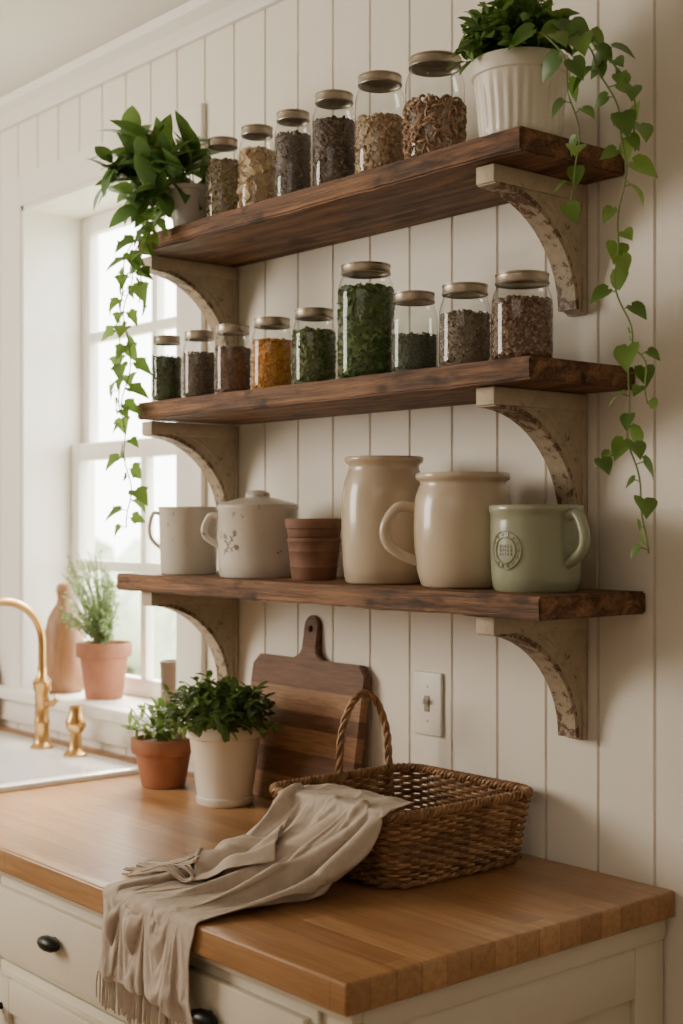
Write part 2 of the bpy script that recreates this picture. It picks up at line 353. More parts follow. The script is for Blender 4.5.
def bracket(x,zt):
    A,Hh=.214,.196; a0=.025; b0=.026; w=.018
    n=22; arc=[]
    for i in range(n+1):
        t=math.pi/2*i/n
        arc.append((A-.004-(A-.004-b0)*math.sin(t)**.9, a0+(Hh-a0)*(1-math.cos(t))**.9))
    outline=[(.001,.001),(A-.003,.001),(A-.003,a0)]+arc+[(b0*.6,Hh+.004),(.001,Hh)]
    def ext(pl,x0,x1):
        V=[(x0,-.001-p[0],-p[1]) for p in pl]+[(x1,-.001-p[0],-p[1]) for p in pl]; k=len(pl)
        F=[tuple(range(k)),tuple(range(2*k-1,k-1,-1))]+[(i,(i+1)%k,k+(i+1)%k,k+i) for i in range(k)]
        return V,F
    mb=MB(); mb.add(*ext(outline,-w*.72,w*.72))
    def strip(pl,th,x0,x1):
        P=np.array(pl); T=np.gradient(P,axis=0); T/=np.linalg.norm(T,axis=1)[:,None]; N=np.stack([-T[:,1],T[:,0]],1)
        out=[tuple(p) for p in P+N*th/2]+[tuple(p) for p in (P-N*th/2)[::-1]]
        return ext(out,x0,x1)
    mb.add(*strip(arc,.008,-w,w),1)
    V,F=box(-w*.97,w*.97,-.0115,-.0012,-Hh-.006,-.002,.0015); mb.add(V,F)
    V,F=box(-w*1.03,w*1.03,-A-.001,-.0016,-(a0+.002),-.0002,.002); mb.add(V,F)
    mid=[(p[0]*.80+.0,p[1]*.80) for p in arc[3:-2]]
    for sx in (-1,1): mb.add(*tube([(sx*w*.72,-.001-p[0],-p[1]) for p in mid if p[1]>.03],.0022,6))
    return mb.obj('shelf_bracket',[M['bracket'],M['bracket_edge']],loc=(x,0,zt-.0348),angle=35)
for s in SH:
    bracket(-1.413,s[2]); bracket(-2.338,s[2])
# ------------------------------------------------------------------ jars
bm=bmesh.new(); bmesh.ops.create_icosphere(bm,subdivisions=1,radius=1); bm.verts.index_update(); V1=np.array([v.co[:] for v in bm.verts]); F1=[[v.index for v in f.verts] for f in bm.faces]; bm.free()
def rotm():
    q=rng.normal(size=4); q/=np.linalg.norm(q); w,x,y,z=q
    return np.array([[1-2*(y*y+z*z),2*(x*y-z*w),2*(x*z+y*w)],[2*(x*y+z*w),1-2*(x*x+z*z),2*(y*z-x*w)],[2*(x*z-y*w),2*(y*z+x*w),1-2*(x*x+y*y)]])
def jar(x,y,z,R,H,cols,kind,size,fill):
    g=group('glass_storage_jar',(x,y,z+.0004))
    lh=.016; n0=H-lh
    prof=[(0,.001),(R*.86,.001),(R*.96,.004),(R,.010),(R,n0-.032),(R*.985,n0-.024),(R*.93,n0-.014),(R*.87,n0-.008),(R*.845,n0-.004),(R*.845,n0+.006)]
    MB().add(*lathe(prof,40)).obj('jar_body',M['glass'],parent=g,angle=80)
    lr=R*.88
    MB().add(*lathe([(R*.80,n0),(lr,n0),(lr*1.02,n0+.0015),(lr,n0+.003),(lr*.985,n0+.004),(lr*.985,H-.004),(lr*1.01,H-.003),(lr*1.0,H-.0005),(lr*.93,H),(lr*.9,H-.0015),(0,H-.0015)],40)).obj('jar_lid',M['lid'],parent=g,angle=35)
    top=H*fill; mat=island('contents',cols,.75)
    mb=MB(); rc=R*.92
    mb.add(*lathe([(0,.004),(rc*.93,.004),(rc*.97,.012),(rc*.97,top-.006),(rc*.8,top-.002),(0,top)],28))
    cnt=int(min(1100,2.6*(2*math.pi*rc*top+math.pi*rc*rc)/(size*size*2.2)))
    for i in range(cnt):
        a=rng.uniform(0,2*math.pi)
        if rng.random()<.82: rr=rc*rng.uniform(.95,1.0); zz=rng.uniform(.006,top)
        else: rr=rc*math.sqrt(rng.random()); zz=top+rng.uniform(-.002,.003)
        rr=min(rr,R*.97-size*.5); zz=max(zz,.003+size*.6)
        p=np.array([rr*math.cos(a),rr*math.sin(a),zz])
        if kind=='bean': sc=np.array([1,.65,.6])*size
        elif kind=='grain': sc=np.array([1,.7,.7])*size*rng.uniform(.6,1.1)
        else: sc=np.array([1.2,.8,.12])*size*rng.uniform(.6,1.3)
        if kind=='shell':
            t=np.linspace(0,rng.uniform(3,5),8); rr_=size*.9; P=np.stack([rr_*np.cos(t),rr_*np.sin(t),t*size*.15],1)@rotm().T+p; P[:,2]=np.maximum(P[:,2],.005); mb.add(*tube(P,size*.28,5)); continue
        mb.add((V1*sc)@rotm().T*np.array([1,1,1])+p,F1)
    mb.obj('jar_contents',mat,parent=g,recalc=False)
T=ZT
jar(-2.126,-.18,T,.032,.158,[(.19,.145,.08),(.33,.27,.16),(.45,.38,.25)],'flake',.004,.72)
jar(-2.019,-.18,T,.033,.157,[(.58,.42,.25),(.74,.60,.40)],'flake',.008,.70)
jar(-1.913,-.18,T,.033,.160,[(.08,.06,.05),(.18,.14,.11),(.3,.25,.19)],'grain',.003,.74)
jar(-1.800,-.18,T,.037,.166,[(.05,.035,.025),(.13,.085,.06),(.24,.17,.12)],'bean',.005,.70)
jar(-1.683,-.18,T,.041,.168,[(.22,.13,.07),(.60,.46,.30),(.36,.23,.13)],'bean',.007,.56)
jar(-1.559,-.175,T,.047,.167,[(.20,.11,.06),(.36,.22,.13),(.48,.34,.22)],'shell',.008,.54)
T=1.686
jar(-2.280,-.205,T,.030,.128,[(.06,.09,.03),(.13,.17,.07)],'flake',.003,.66)
jar(-2.183,-.195,T,.032,.128,[(.10,.07,.05),(.22,.16,.11)],'grain',.0026,.66)
jar(-2.087,-.185,T,.035,.130,[(.12,.06,.04),(.24,.13,.085)],'grain',.003,.66)
jar(-1.974,-.18,T,.0375,.131,[(.52,.21,.02),(.70,.35,.05),(.42,.13,.015)],'grain',.0035,.68)
jar(-1.854,-.18,T,.038,.133,[(.07,.11,.03),(.15,.20,.07),(.26,.28,.12)],'flake',.0045,.70)
jar(-1.718,-.18,T,.047,.191,[(.04,.09,.015),(.09,.17,.03),(.17,.26,.07)],'flake',.0065,.78)
jar(-1.602,-.18,T,.038,.130,[(.05,.07,.045),(.12,.15,.09)],'grain',.0028,.46)
jar(-1.488,-.18,T,.040,.128,[(.11,.085,.06),(.32,.26,.19),(.17,.115,.07)],'grain',.0035,.64)
jar(-1.371,-.18,T,.045,.129,[(.10,.045,.028),(.20,.105,.065),(.36,.25,.16)],'bean',.0052,.68)
# ------------------------------------------------------------------ crockery
HL=np.array([-.647,-.763,0]); B=1.3485
def handle(mb,R,z0,z1,out,r,d=HL,flat=1.0):
    d=np.array(d)/np.linalg.norm(d); zc=(z0+z1)/2; hh=(z0-z1)/2
    P=[d*(R-.004)+[0,0,z0],d*(R+out*.55)+[0,0,z0+.002],d*(R+out)+[0,0,zc+hh*.35],d*(R+out*.95)+[0,0,zc-hh*.35],d*(R+out*.45)+[0,0,z1+.006],d*(R-.004)+[0,0,z1-.004]]
    mb.add(*tube(catmull(P,7),r,12))
g=group('enamel_mug',(-2.300,-.14,B)); R=.060; H=.133
mb=MB(); mb.add(*lathe([(0,0),(R*.9,0),(R*.93,.004),(R,H-.006),(R*1.03,H-.002),(R*1.0,H),(R*.96,H-.004),(R*.9,.006),(0,.006)],48)); mb.obj('cup',M['enamel'],parent=g)
mb=MB(); handle(mb,R,.118,.055,.018,.004); mb.obj('handle',M['enamel'],parent=g)
g=group('lidded_enamel_pot',(-2.083,-.13,B)); R=.0745; H=.132
mb=MB(); mb.add(*lathe([(0,0),(R*.93,0),(R*.97,.005),(R,.03),(R,H-.008),(R*1.04,H-.004),(R*1.04,H),(R*.97,H),(R*.97,.006),(0,.006)],56)); mb.obj('pot',M['enamel'],parent=g)
mb=MB(); mb.add(*lathe([(R*1.0,H),(R*1.02,H+.003),(R*.9,H+.007),(R*.5,H+.015),(R*.34,H+.017),(R*.30,H+.018),(R*.32,H+.022),(R*.29,H+.026),(R*.18,H+.030),(0,H+.031)],48)); mb.obj('lid',M['enamel'],parent=g)
mb=MB(); handle(mb,R,.112,.06,.026,.006); mb.obj('handle',M['enamel'],parent=g)
mb=MB(); a0_=math.radians(-82)
def onpot(u,v): a=a0_+u/R; rr=R*1.003; return np.array([rr*math.cos(a),rr*math.sin(a),.062+v])
def stroke(p,q,r=.0007): mb.add(*tube([onpot(*(np.array(p)*(1-t)+np.array(q)*t)) for t in (0,.5,1)],r,5))
def petal(u,v,ang,L,W):
    ca_,sa_=math.cos(ang),math.sin(ang); out=[]
    for s_,w_ in ((0,0),(.3,.8),(.6,1),(.85,.6),(1,0),(.85,-.6),(.6,-1),(.3,-.8)): out.append(onpot(u+ca_*s_*L-sa_*w_*W/2,v+sa_*s_*L+ca_*w_*W/2))
    mb.add(out,[tuple(range(8))])
stroke((-.016,-.020),(.000,.000)); stroke((.000,.000),(.012,.018)); stroke((-.006,-.008),(.014,-.006)); stroke((-.004,-.004),(-.012,.012))
for u,v,an in ((-.012,-.015,2.2),(-.010,-.012,-.3),(-.003,-.003,2.0),(.004,.006,.2),(.007,.010,2.3),(.010,.015,.3),(.004,-.008,-.9),(.010,-.006,.7),(-.008,.004,3.0),(-.010,.008,1.0)): petal(u,v,an,.008,.004)
for cu,cv in ((.013,.021),(.018,-.006),(-.013,.015)):
    for k in range(6): petal(cu,cv,k*math.pi/3,.006,.0035)
mb.obj('sprig_decal',M['decal'],parent=g,recalc=False)
g=group('stacked_terracotta_pots',(-1.916,-.13,B))
MB().add(*lathe([(0,0),(.038,0),(.040,.003),(.042,.020),(.0435,.023),(.0425,.026),(.045,.048),(.0465,.051),(.0455,.054),(.0475,.066),(.049,.069),(.048,.073),(.046,.075),(0,.075)],44)).obj('lower_pot',M['terra2'],parent=g)
MB().add(*lathe([(.0,.071),(.046,.0755),(.0475,.078),(.0485,.090),(.0505,.092),(.0515,.106),(.0495,.109),(.046,.107),(.044,.085),(0,.08)],44)).obj('upper_pot',M['terra2'],parent=g)
g=group('stoneware_crock',(-1.734,-.125,B)); R=.0725; H=.213
MB().add(*lathe([(0,0),(R*.86,0),(R*.91,.004),(R*.96,.03),(R,.09),(R,.13),(R*.985,.150),(R*.93,.172),(R*.86,.186),(R*.82,.194),(R*.83,.199),(R*.9,.203),(R*.93,.207),(R*.93,.211),(R*.9,H),(R*.84,H-.002),(R*.78,.19),(R*.85,.15),(R*.88,.01),(0,.01)],64)).obj('crock_body',M['stone'],parent=g,angle=50)
g=group('stoneware_jug',(-1.547,-.125,B)); R=.079; H=.181
MB().add(*lathe([(0,0),(R*.78,0),(R*.84,.004),(R*.92,.025),(R*.98,.06),(R,.09),(R*.99,.125),(R*.95,.145),(R*.89,.158),(R*.86,.164),(R*.875,.168),(R*.93,.170),(R*.955,.174),(R*.955,.178),(R*.93,H),(R*.86,H-.002),(R*.8,.16),(R*.9,.12),(R*.85,.01),(0,.01)],64)).obj('jug_body',M['stone2'],parent=g,angle=50)
mb=MB(); handle(mb,R*.97,.125,.045,.046,.0085); mb.obj('handle',M['stone2'],parent=g)
g=group('sage_mug',(-1.393,-.125,B)); R=.0685; H=.129
mb=MB(); mb.add(*lathe([(0,0),(R*.88,0),(R*.94,.005),(R*.975,.02),(R,.06),(R,.105),(R*1.0,.116),(R*1.035,.120),(R*1.04,.126),(R*1.01,H),(R*.95,.126),(R*.92,.1),(R*.9,.01),(0,.01)],64)); mb.obj('mug_body',M['sage'],parent=g,angle=50)
mb=MB(); handle(mb,R*.97,.112,.045,.032,.0085,d=(.93,-.06,0)); mb.obj('handle',M['sage'],parent=g)
mb=MB(); ca=math.radians(-90)
def onmug(u,v): a=ca+u/R; return (1.004*R*math.cos(a),1.004*R*math.sin(a),.062+v)
for rr in (.028,.019): mb.add(*tube([onmug(rr*math.cos(t),rr*math.sin(t)) for t in np.linspace(0,2*math.pi,40,endpoint=False)],.0014,6,True))
for k in range(14):
    t=2*math.pi*k/14; c=math.cos(t); s=math.sin(t)
    mb.add(*tube([onmug(.021*c,.021*s),onmug(.026*c+.001*s,.026*s)],.0011,5)); mb.add(*tube([onmug(.0235*c-.002*s,.0235*s+.002*c),onmug(.0235*c+.002*s,.0235*s-.002*c)],.0011,5))
for v_ in (-.006,0,.006): 
    for k in range(5): 
        u=-.011+k*.0052; mb.add(*tube([onmug(u,v_-.0018),onmug(u+.0015,v_+.0018),onmug(u+.003,v_-.0018)],.0010,5))
mb.obj('embossed_emblem',M['sage'],parent=g)
# ------------------------------------------------------------------ plants
def leaf(mb,base,d,nrm,L,W,kind='lance',curl=.25,fold=.12):
    base=np.array(base,float); d=np.array(d,float); d/=np.linalg.norm(d)+1e-9; nrm=np.array(nrm,float); nrm=nrm-d*np.dot(nrm,d); 
    if np.linalg.norm(nrm)<1e-3: nrm=np.cross(d,[1,0,.3])
    nrm/=np.linalg.norm(nrm); s_=np.cross(d,nrm)
    if kind=='lance': ss=[0,.12,.3,.5,.7,.87,1]; ww=[.06,.5,.92,1,.8,.42,.0]; back=[0]*7
    elif kind=='heart': ss=[0,.08,.25,.45,.68,.86,1]; ww=[.25,.85,1,.9,.58,.25,0]; back=[-.16,-.12,-.03,0,0,0,0]
    elif kind=='ivy': ss=[0,.08,.22,.38,.52,.8,1]; ww=[.3,.7,1.05,.70,.60,.28,0]; back=[-.12,-.12,.04,0,0,0,0]
    else: ss=[0,.2,.55,.85,1]; ww=[.15,.8,1,.6,.0]; back=[0]*5
    V=[]
    for s,w,bk in zip(ss,ww,back):
        c=base+d*L*s-nrm*curl*L*s*s
        V+= [c+s_*W*w/2+nrm*fold*W*w+d*bk*L, c, c-s_*W*w/2+nrm*fold*W*w+d*bk*L]
    F=[]
    for i in range(len(ss)-1):
        a=3*i; F+=[(a,a+1,a+4,a+3),(a+1,a+2,a+5,a+4)]
    mb.add(V,F)
def rv(): 
    v=rng.normal(size=3); return v/np.linalg.norm(v)
def vine(mbL,mbS,pts,step,L,W,kind='heart',side=.6):
    P=catmull(pts,14); seg=np.linalg.norm(np.diff(P,axis=0),axis=1); cs=np.concatenate([[0],np.cumsum(seg)])
    P=P+np.stack([.004*np.sin(cs*60),.004*np.cos(cs*47),0*cs],1)
    mbS.add(*tube(P,.0013,6)); s=.01; k=0
    while s<cs[-1]:
        i=min(np.searchsorted(cs,s),len(P)-1); p=P[i]
        az=k*2.4+rng.normal()*.5; out=np.array([math.cos(az),math.sin(az),0])
        view=np.array([.6,-.75,.25])
        d=out*.8+np.array([0,0,-.55])+rv()*.3; l=L*rng.uniform(.55,1.15)*(1-.15*s/cs[-1])
        pe=p+out*.012+np.array([0,0,.004]); mbS.add(*tube([p,pe],.0008,4))
        nn=view*.9+out*.3+np.array([0,0,.5])+rv()*.45
        leaf(mbL,pe,d,nn,l,l*W,kind,.3); s+=step*rng.uniform(.6,1.5); k+=1
def bush(mbL,mbS,base,cen,rad,nst,nl,L,W,kind='lance',start=.3,lowcut=-.35,ymax=None):
    base=np.array(base); cen=np.array(cen); rad=np.array(rad)
    for i in range(nst):
        u=rv()
        while u[2]<lowcut: u=rv()
        tip=cen+u*rad*rng.uniform(.65,1.0); b0=base+np.array([rng.normal()*.008,rng.normal()*.008,0]); mid=(b0+tip)/2+np.array([0,0,.15*np.linalg.norm(tip-b0)])
        t=np.linspace(0,1,8)[:,None]; P=(1-t)**2*b0+2*t*(1-t)*mid+t*t*tip
        mbS.add(*tube(P,.0011,5))
        for k in range(nl):
            f=start+(1-start)*(k+rng.random())/nl; p=(1-f)**2*b0+2*f*(1-f)*mid+f*f*tip; T_=2*(1-f)*(mid-b0)+2*f*(tip-mid); T_/=np.linalg.norm(T_)
            d=T_*.55+rv()*.8+np.array([0,0,.15]); l=L*rng.uniform(.65,1.2)
            if ymax is not None and p[1]+d[1]*l>ymax: d[1]=-abs(d[1])
            leaf(mbL,p,d,np.array([0,0,1])+rv()*.5+.3*u,l,l*W,kind,.25)
def planter(name,loc,prof,mat,soilr,soilz,seg=56,flute=0):
    g=group(name,loc); V,F=lathe(prof,seg)
    if flute:
        V2=[]
        for p in V:
            r=math.hypot(p[0],p[1]); a=math.atan2(p[1],p[0]); f=1
            if .012<p[2]<flute: f=1+.018*math.cos(a*28)*min(1,(flute-p[2])*60)
            V2.append((p[0]*f,p[1]*f,p[2]))
        V=V2
    MB().add(V,F).obj('pot',mat,parent=g,angle=45)
    MB().add(*lathe([(0,soilz+.004),(soilr*.5,soilz+.003),(soilr,soilz),(soilr,soilz-.006),(0,soilz-.006)],28)).obj('soil',M['soil'],parent=g)
    return g
def finish(g,mbL,mbS,lm):
    mbL.obj('leaves',lm,parent=g,world=True,recalc=False,smooth=True,angle=180); mbS.obj('stems',M['stem'],parent=g,world=True,recalc=False)
T=ZT+.0005
g=planter('potted_trailing_ivy',(-1.392,-.16,T),[(0,0),(.056,0),(.0600,.004),(.0615,.02),(.0640,.05),(.0675,.076),(.0695,.092),(.0698,.095),(.0735,.097),(.0742,.102),(.0742,.117),(.072,.121),(.069,.120),(.066,.105),(.055,.02),(0,.02)],M['white_pot'],.066,.108,seg=168,flute=.09)
L_=MB();S_=MB(); bush(L_,S_,(-1.392,-.16,T+.111),(-1.397,-.165,T+.145),(.090,.085,.078),120,9,.027,.6,'oval',.35)
finish(g,L_,S_,M['leaf_bush'])
L_=MB();S_=MB()
p0=(-1.36,-.17,T+.115)
vine(L_,S_,[p0,(-1.30,-.18,T+.145),(-1.235,-.18,2.095),(-1.205,-.18,2.035),(-1.185,-.175,1.943),(-1.205,-.17,1.854),(-1.200,-.17,1.757),(-1.175,-.17,1.686),(-1.190,-.17,1.619),(-1.172,-.17,1.523),(-1.152,-.17,1.41)],.024,.044,.85)
vine(L_,S_,[p0,(-1.30,-.21,T+.13),(-1.255,-.215,2.07),(-1.240,-.215,2.0),(-1.24,-.215,1.93),(-1.255,-.22,1.87)],.025,.040,.8)
vine(L_,S_,[p0,(-1.29,-.18,T+.14),(-1.23,-.17,2.11),(-1.20,-.16,2.07),(-1.185,-.16,2.02),(-1.180,-.16,1.96)],.017,.040,.85)
vine(L_,S_,[(-1.175,-.17,1.686),(-1.15,-.18,1.66),(-1.14,-.18,1.61)],.022,.036,.85)
vine(L_,S_,[(-1.175,-.17,1.56),(-1.20,-.19,1.545),(-1.225,-.19,1.53)],.018,.036,.85)
finish(g,L_,S_,M['leaf_ivy'])
g=planter('potted_pothos',(-2.222,-.19,T),[(0,0),(.030,0),(.032,.003),(.039,.07),(.040,.074),(.042,.075),(.042,.083),(.039,.084),(.037,.075),(.03,.01),(0,.01)],M['grey_pot'],.036,.074)
L_=MB();S_=MB(); bush(L_,S_,(-2.222,-.19,T+.08),(-2.260,-.24,T+.095),(.110,.10,.115),30,6,.070,.50,'lance',.45,-.7)
finish(g,L_,S_,M['leaf_big'])
L_=MB();S_=MB(); q0=(-2.225,-.20,T+.085)
vine(L_,S_,[q0,(-2.24,-.26,T+.06),(-2.25,-.285,1.985),(-2.285,-.28,1.93),(-2.315,-.28,1.862),(-2.295,-.28,1.764),(-2.324,-.28,1.65),(-2.30,-.28,1.552),(-2.30,-.28,1.44)],.018,.046,.95,'ivy')
vine(L_,S_,[q0,(-2.25,-.25,T+.07),(-2.29,-.275,1.99),(-2.33,-.275,1.93),(-2.335,-.275,1.86),(-2.34,-.275,1.78),(-2.335,-.275,1.66)],.020,.044,.95,'ivy')
vine(L_,S_,[q0,(-2.22,-.27,T+.05),(-2.225,-.285,1.98),(-2.25,-.285,1.92),(-2.255,-.285,1.87)],.019,.042,.95,'ivy')
finish(g,L_,S_,M['leaf_ivy'])
g=planter('potted_boxwood',(-2.173,-.142,.9105),[(0,0),(.052,0),(.055,.004),(.056,.014),(.053,.016),(.0555,.03),(.068,.125),(.070,.128),(.0765,.130),(.0775,.136),(.0775,.152),(.0755,.155),(.071,.153),(.069,.14),(.05,.02),(0,.02)],M['white_pot'],.068,.142)
L_=MB();S_=MB(); bush(L_,S_,(-2.173,-.142,.9105+.145),(-2.150,-.180,.9105+.170),(.135,.110,.080),145,10,.026,.5,'oval',.3,-.3,ymax=-.065)
finish(g,L_,S_,M['leaf_dark'])
g=planter('potted_herb',(-2.392,-.14,.9105),[(0,0),(.042,0),(.045,.004),(.056,.065),(.057,.068),(.064,.070),(.0665,.075),(.0665,.098),(.064,.101),(.058,.099),(.055,.085),(.04,.015),(0,.015)],M['terra'],.056,.088)
L_=MB();S_=MB(); bush(L_,S_,(-2.392,-.14,.9105+.09),(-2.40,-.16,.9105+.115),(.085,.07,.065),32,5,.034,.28,'lance',.3,-.1)
finish(g,L_,S_,M['leaf_herb'])
g=planter('potted_thyme',(-2.942,.045,1.0205),[(0,0),(.044,0),(.046,.004),(.058,.098),(.059,.10),(.066,.102),(.068,.106),(.068,.134),(.066,.137),(.062,.135),(.058,.11),(.042,.015),(0,.015)],M['terra'],.059,.122)
L_=MB();S_=MB(); bush(L_,S_,(-2.942,.045,1.14),(-2.955,.010,1.26),(.125,.07,.14),120,14,.013,.5,'oval',.15,-.5,ymax=.11)
finish(g,L_,S_,M['leaf_sage'])
MB().add(*lathe([(0,0),(.044,0),(.048,.006),(.050,.05),(.050,.12),(.048,.155),(.042,.185),(.032,.205),(.022,.220),(.018,.232),(.018,.242),(.021,.252),(.021,.262),(.016,.273),(0,.277)],40)).obj('turned_wooden_bottle',M['oak'],loc=(-3.12,.035,1.0205))
MB().add(*lathe([(0,0),(.028,0),(.03,.004),(.031,.1),(.033,.118),(.030,.118),(.028,.01),(0,.01)],32)).obj('brown_cup',M['amber'],loc=(-2.61,.03,1.0205))
g=group('wall_peg',(-3.445,-.002,1.567)); V,F=lathe([(0,0),(.022,0),(.022,.01),(.010,.016),(.010,.05),(.017,.056),(.018,.066),(0,.07)],24); MB().add([(p[0],-p[2],p[1]) for p in V],F).obj('peg',M['oak'],parent=g)
V,F=lathe([(0,0),(.085,0),(.09,.004),(.09,.012),(.085,.016),(0,.016)],48); ct,st=math.cos(math.radians(78)),math.sin(math.radians(78))
MB().add([(p[0],-.05-p[2]*st+p[1]*ct*1.0+.0,.005+.09*st+p[1]*st+p[2]*ct) for p in V],F).obj('round_wooden_board',M['oak'],loc=(-3.44,0,.9105))
# light switch
g=group('light_switch',(-1.752,0,1.132)); MB().add(*box(-.035,.035,-.007,-.0005,-.056,.056,.003,3)).obj('cover_plate',M['plate'],parent=g)
MB().add(*box(-.0065,.0065,-.0085,-.006,-.014,.014,.0008)).obj('toggle_surround',M['slot'],parent=g)
V,F=box(-.004,.004,-.020,-.006,-.005,.004,.0012); mb=MB().add([(p[0],p[1],p[2]-(p[1]+.006)*.6) for p in V],F)
for zc in (-.030,.030):
    V,F=lathe([(0,.0015),(.0025,.0012),(.003,0)],14); mb.add([(p[0],-.0069-p[2],zc+p[1]) for p in V],F)
mb.obj('toggle_and_screws',M['plate'],parent=g)
# cutting board
g=group('striped_cutting_board',(-2.072,-.052,.9110)); ang=math.atan2(.042,.28)
W2=.172; Hb=.278; th=.018
prof=[(-W2,.006),(-W2+.006,0),(W2-.006,0),(W2,.006),(W2,Hb-.02),(W2-.02,Hb)]
neck=[(.045,Hb),(.028,Hb+.008),(.022,Hb+.02),(.022,Hb+.06)]+[(.022*math.cos(t),Hb+.063+.022*math.sin(t)) for t in np.linspace(0.2,math.pi-.2,9)]+[(-.022,Hb+.06),(-.022,Hb+.02),(-.028,Hb+.008),(-.045,Hb)]
outl=prof+neck+[(-W2+.02,Hb),(-W2,Hb-.02)]
bm=bmesh.new(); vs=[bm.verts.new((p[0]-.0,-th/2,p[1])) for p in outl]; f=bm.faces.new(vs)
r=bmesh.ops.extrude_face_region(bm,geom=[f]); 
for v in [e for e in r['geom'] if isinstance(e,bmesh.types.BMVert)]: v.co.y+=th
bmesh.ops.recalc_face_normals(bm,faces=bm.faces)
bmesh.ops.bevel(bm,geom=[e for e in bm.edges if e.calc_face_angle(0)>1.2],offset=.002,segments=2,affect='EDGES')
bands=[0,.05,.10,.145,.175,.22,Hb+.2]; 
for zc in bands[1:-1]: bmesh.ops.bisect_plane(bm,geom=list(bm.verts)+list(bm.edges)+list(bm.faces),plane_co=(0,0,zc),plane_no=(.0,0,1))
me=bpy.data.meshes.new('board'); 
for f in bm.faces:
    z=f.calc_center_median().z; k=sum(1 for q in bands[1:-1] if z>q); f.material_index=[1,0,1,0,1,0][k]
bm.to_mesh(me); bm.free(); me.materials.append(M['board_d']); me.materials.append(M['board_l'])
o=bpy.data.objects.new('board',me); C.objects.link(o); o.parent=g; o.rotation_euler=(-ang,0,0)
hc=MB().add(*tube([(0,-.03,Hb+.058),(0,.03,Hb+.058)],.007,20)).obj('cutter',M['black'],parent=g); hc.rotation_euler=(-ang,0,0)
bpy.context.view_layer.update()
md=o.modifiers.new('h','BOOLEAN'); md.operation='DIFFERENCE'; md.object=hc; md.solver='EXACT'
dg=bpy.context.evaluated_depsgraph_get(); me=bpy.data.meshes.new_from_object(o.evaluated_get(dg)); o.modifiers.clear(); o.data=me; bpy.data.objects.remove(hc)
# ------------------------------------------------------------------ basket
BX,BY,BZ=-1.628,-.183,.911
g=group('wicker_basket',(BX,BY,BZ)); BH=.108
def ring(h,off=0,n=288):
    k=h/BH; x0,x1=-.138-.015*k-off,.138+.015*k+off; y0,y1=-.142-.018*k-off,.142+.014*k+off; r=.04+off
    P=np.array(rrect(x0,x1,y0,y1,r,h,12)); P=np.vstack([P,P[:1]]); sg=np.linalg.norm(np.diff(P,axis=0),axis=1); cs=np.concatenate([[0],np.cumsum(sg)])
    s=np.linspace(0,cs[-1],n,endpoint=False); return np.stack([np.interp(s,cs,P[:,i]) for i in range(3)],1)
def nrm2(out):
    T_=np.roll(out,-1,0)-np.roll(out,1,0); N=np.stack([T_[:,1],-T_[:,0],0*T_[:,0]],1); return N/np.linalg.norm(N,axis=1)[:,None]
NS=64; mb=MB(); rows=19
for k in range(rows):
    h=.003+k*.0056; P=ring(h,n=320); P=P+nrm2(P)*(.0042*np.sin(np.arange(320)/320*2*math.pi*NS/2+math.pi*(k%2)))[:,None]
    mb.add(*tube(P,.0029,6,True))
bot=ring(.0,0,NS); top=ring(BH,0,NS)
for i in range(NS): mb.add(*tube([bot[i],top[i]],.0026,6))
mb.obj('woven_sides',M['wicker'],parent=g,recalc=False)
mb=MB()
for ph in (0,2.09,4.19):
    R0=ring(BH+.002,0,n=360); N=nrm2(R0)
    a=np.arange(360)/360*2*math.pi*44+ph; P=R0+N*(.0048*np.cos(a))[:,None]+np.array([0,0,1])*(.0048*np.sin(a))[:,None]
    mb.add(*tube(P,.0040,6,True))
    R0=ring(.004,.002,n=360); P=R0+N*(.003*np.cos(a))[:,None]+np.array([0,0,1])*(.002*np.sin(a))[:,None]+np.array([0,0,.002]); mb.add(*tube(P,.003,6,True))
mb.obj('braided_rim',M['wicker'],parent=g,recalc=False)
mb=MB()
for k in range(42):
    yy=-.136+k*.0066; xx=.134; P=[(x_,yy,.008+.0025*math.sin(x_*110+math.pi*(k%2))) for x_ in np.linspace(-xx,xx,50)]; mb.add(*tube(P,.0034,5))
for k in range(9): mb.add(*tube([(-.12+k*.03,-.138,.008),(-.12+k*.03,.138,.008)],.003,5))
mb.obj('woven_base',M['wicker'],parent=g,recalc=False)
mb=MB(); hp=catmull([(-.149,-.005,.06),(-.151,-.003,.12),(-.151,.002,.18),(-.151,.022,.228),(-.151,.052,.247),(-.151,.082,.228),(-.151,.104,.18),(-.151,.110,.12),(-.149,.112,.06)],14)
T_=np.gradient(hp,axis=0); T_/=np.linalg.norm(T_,axis=1)[:,None]; X_=np.array([1.,0,0])
for ph in (0,2.09,4.19):
    a=np.arange(len(hp))*.42+ph; Bn=np.cross(T_,X_); P=hp+X_*(.0036*np.cos(a))[:,None]+Bn*(.0036*np.sin(a))[:,None]; mb.add(*tube(P,.0036,6))
mb.obj('hoop_handle',M['wicker'],parent=g,recalc=False)
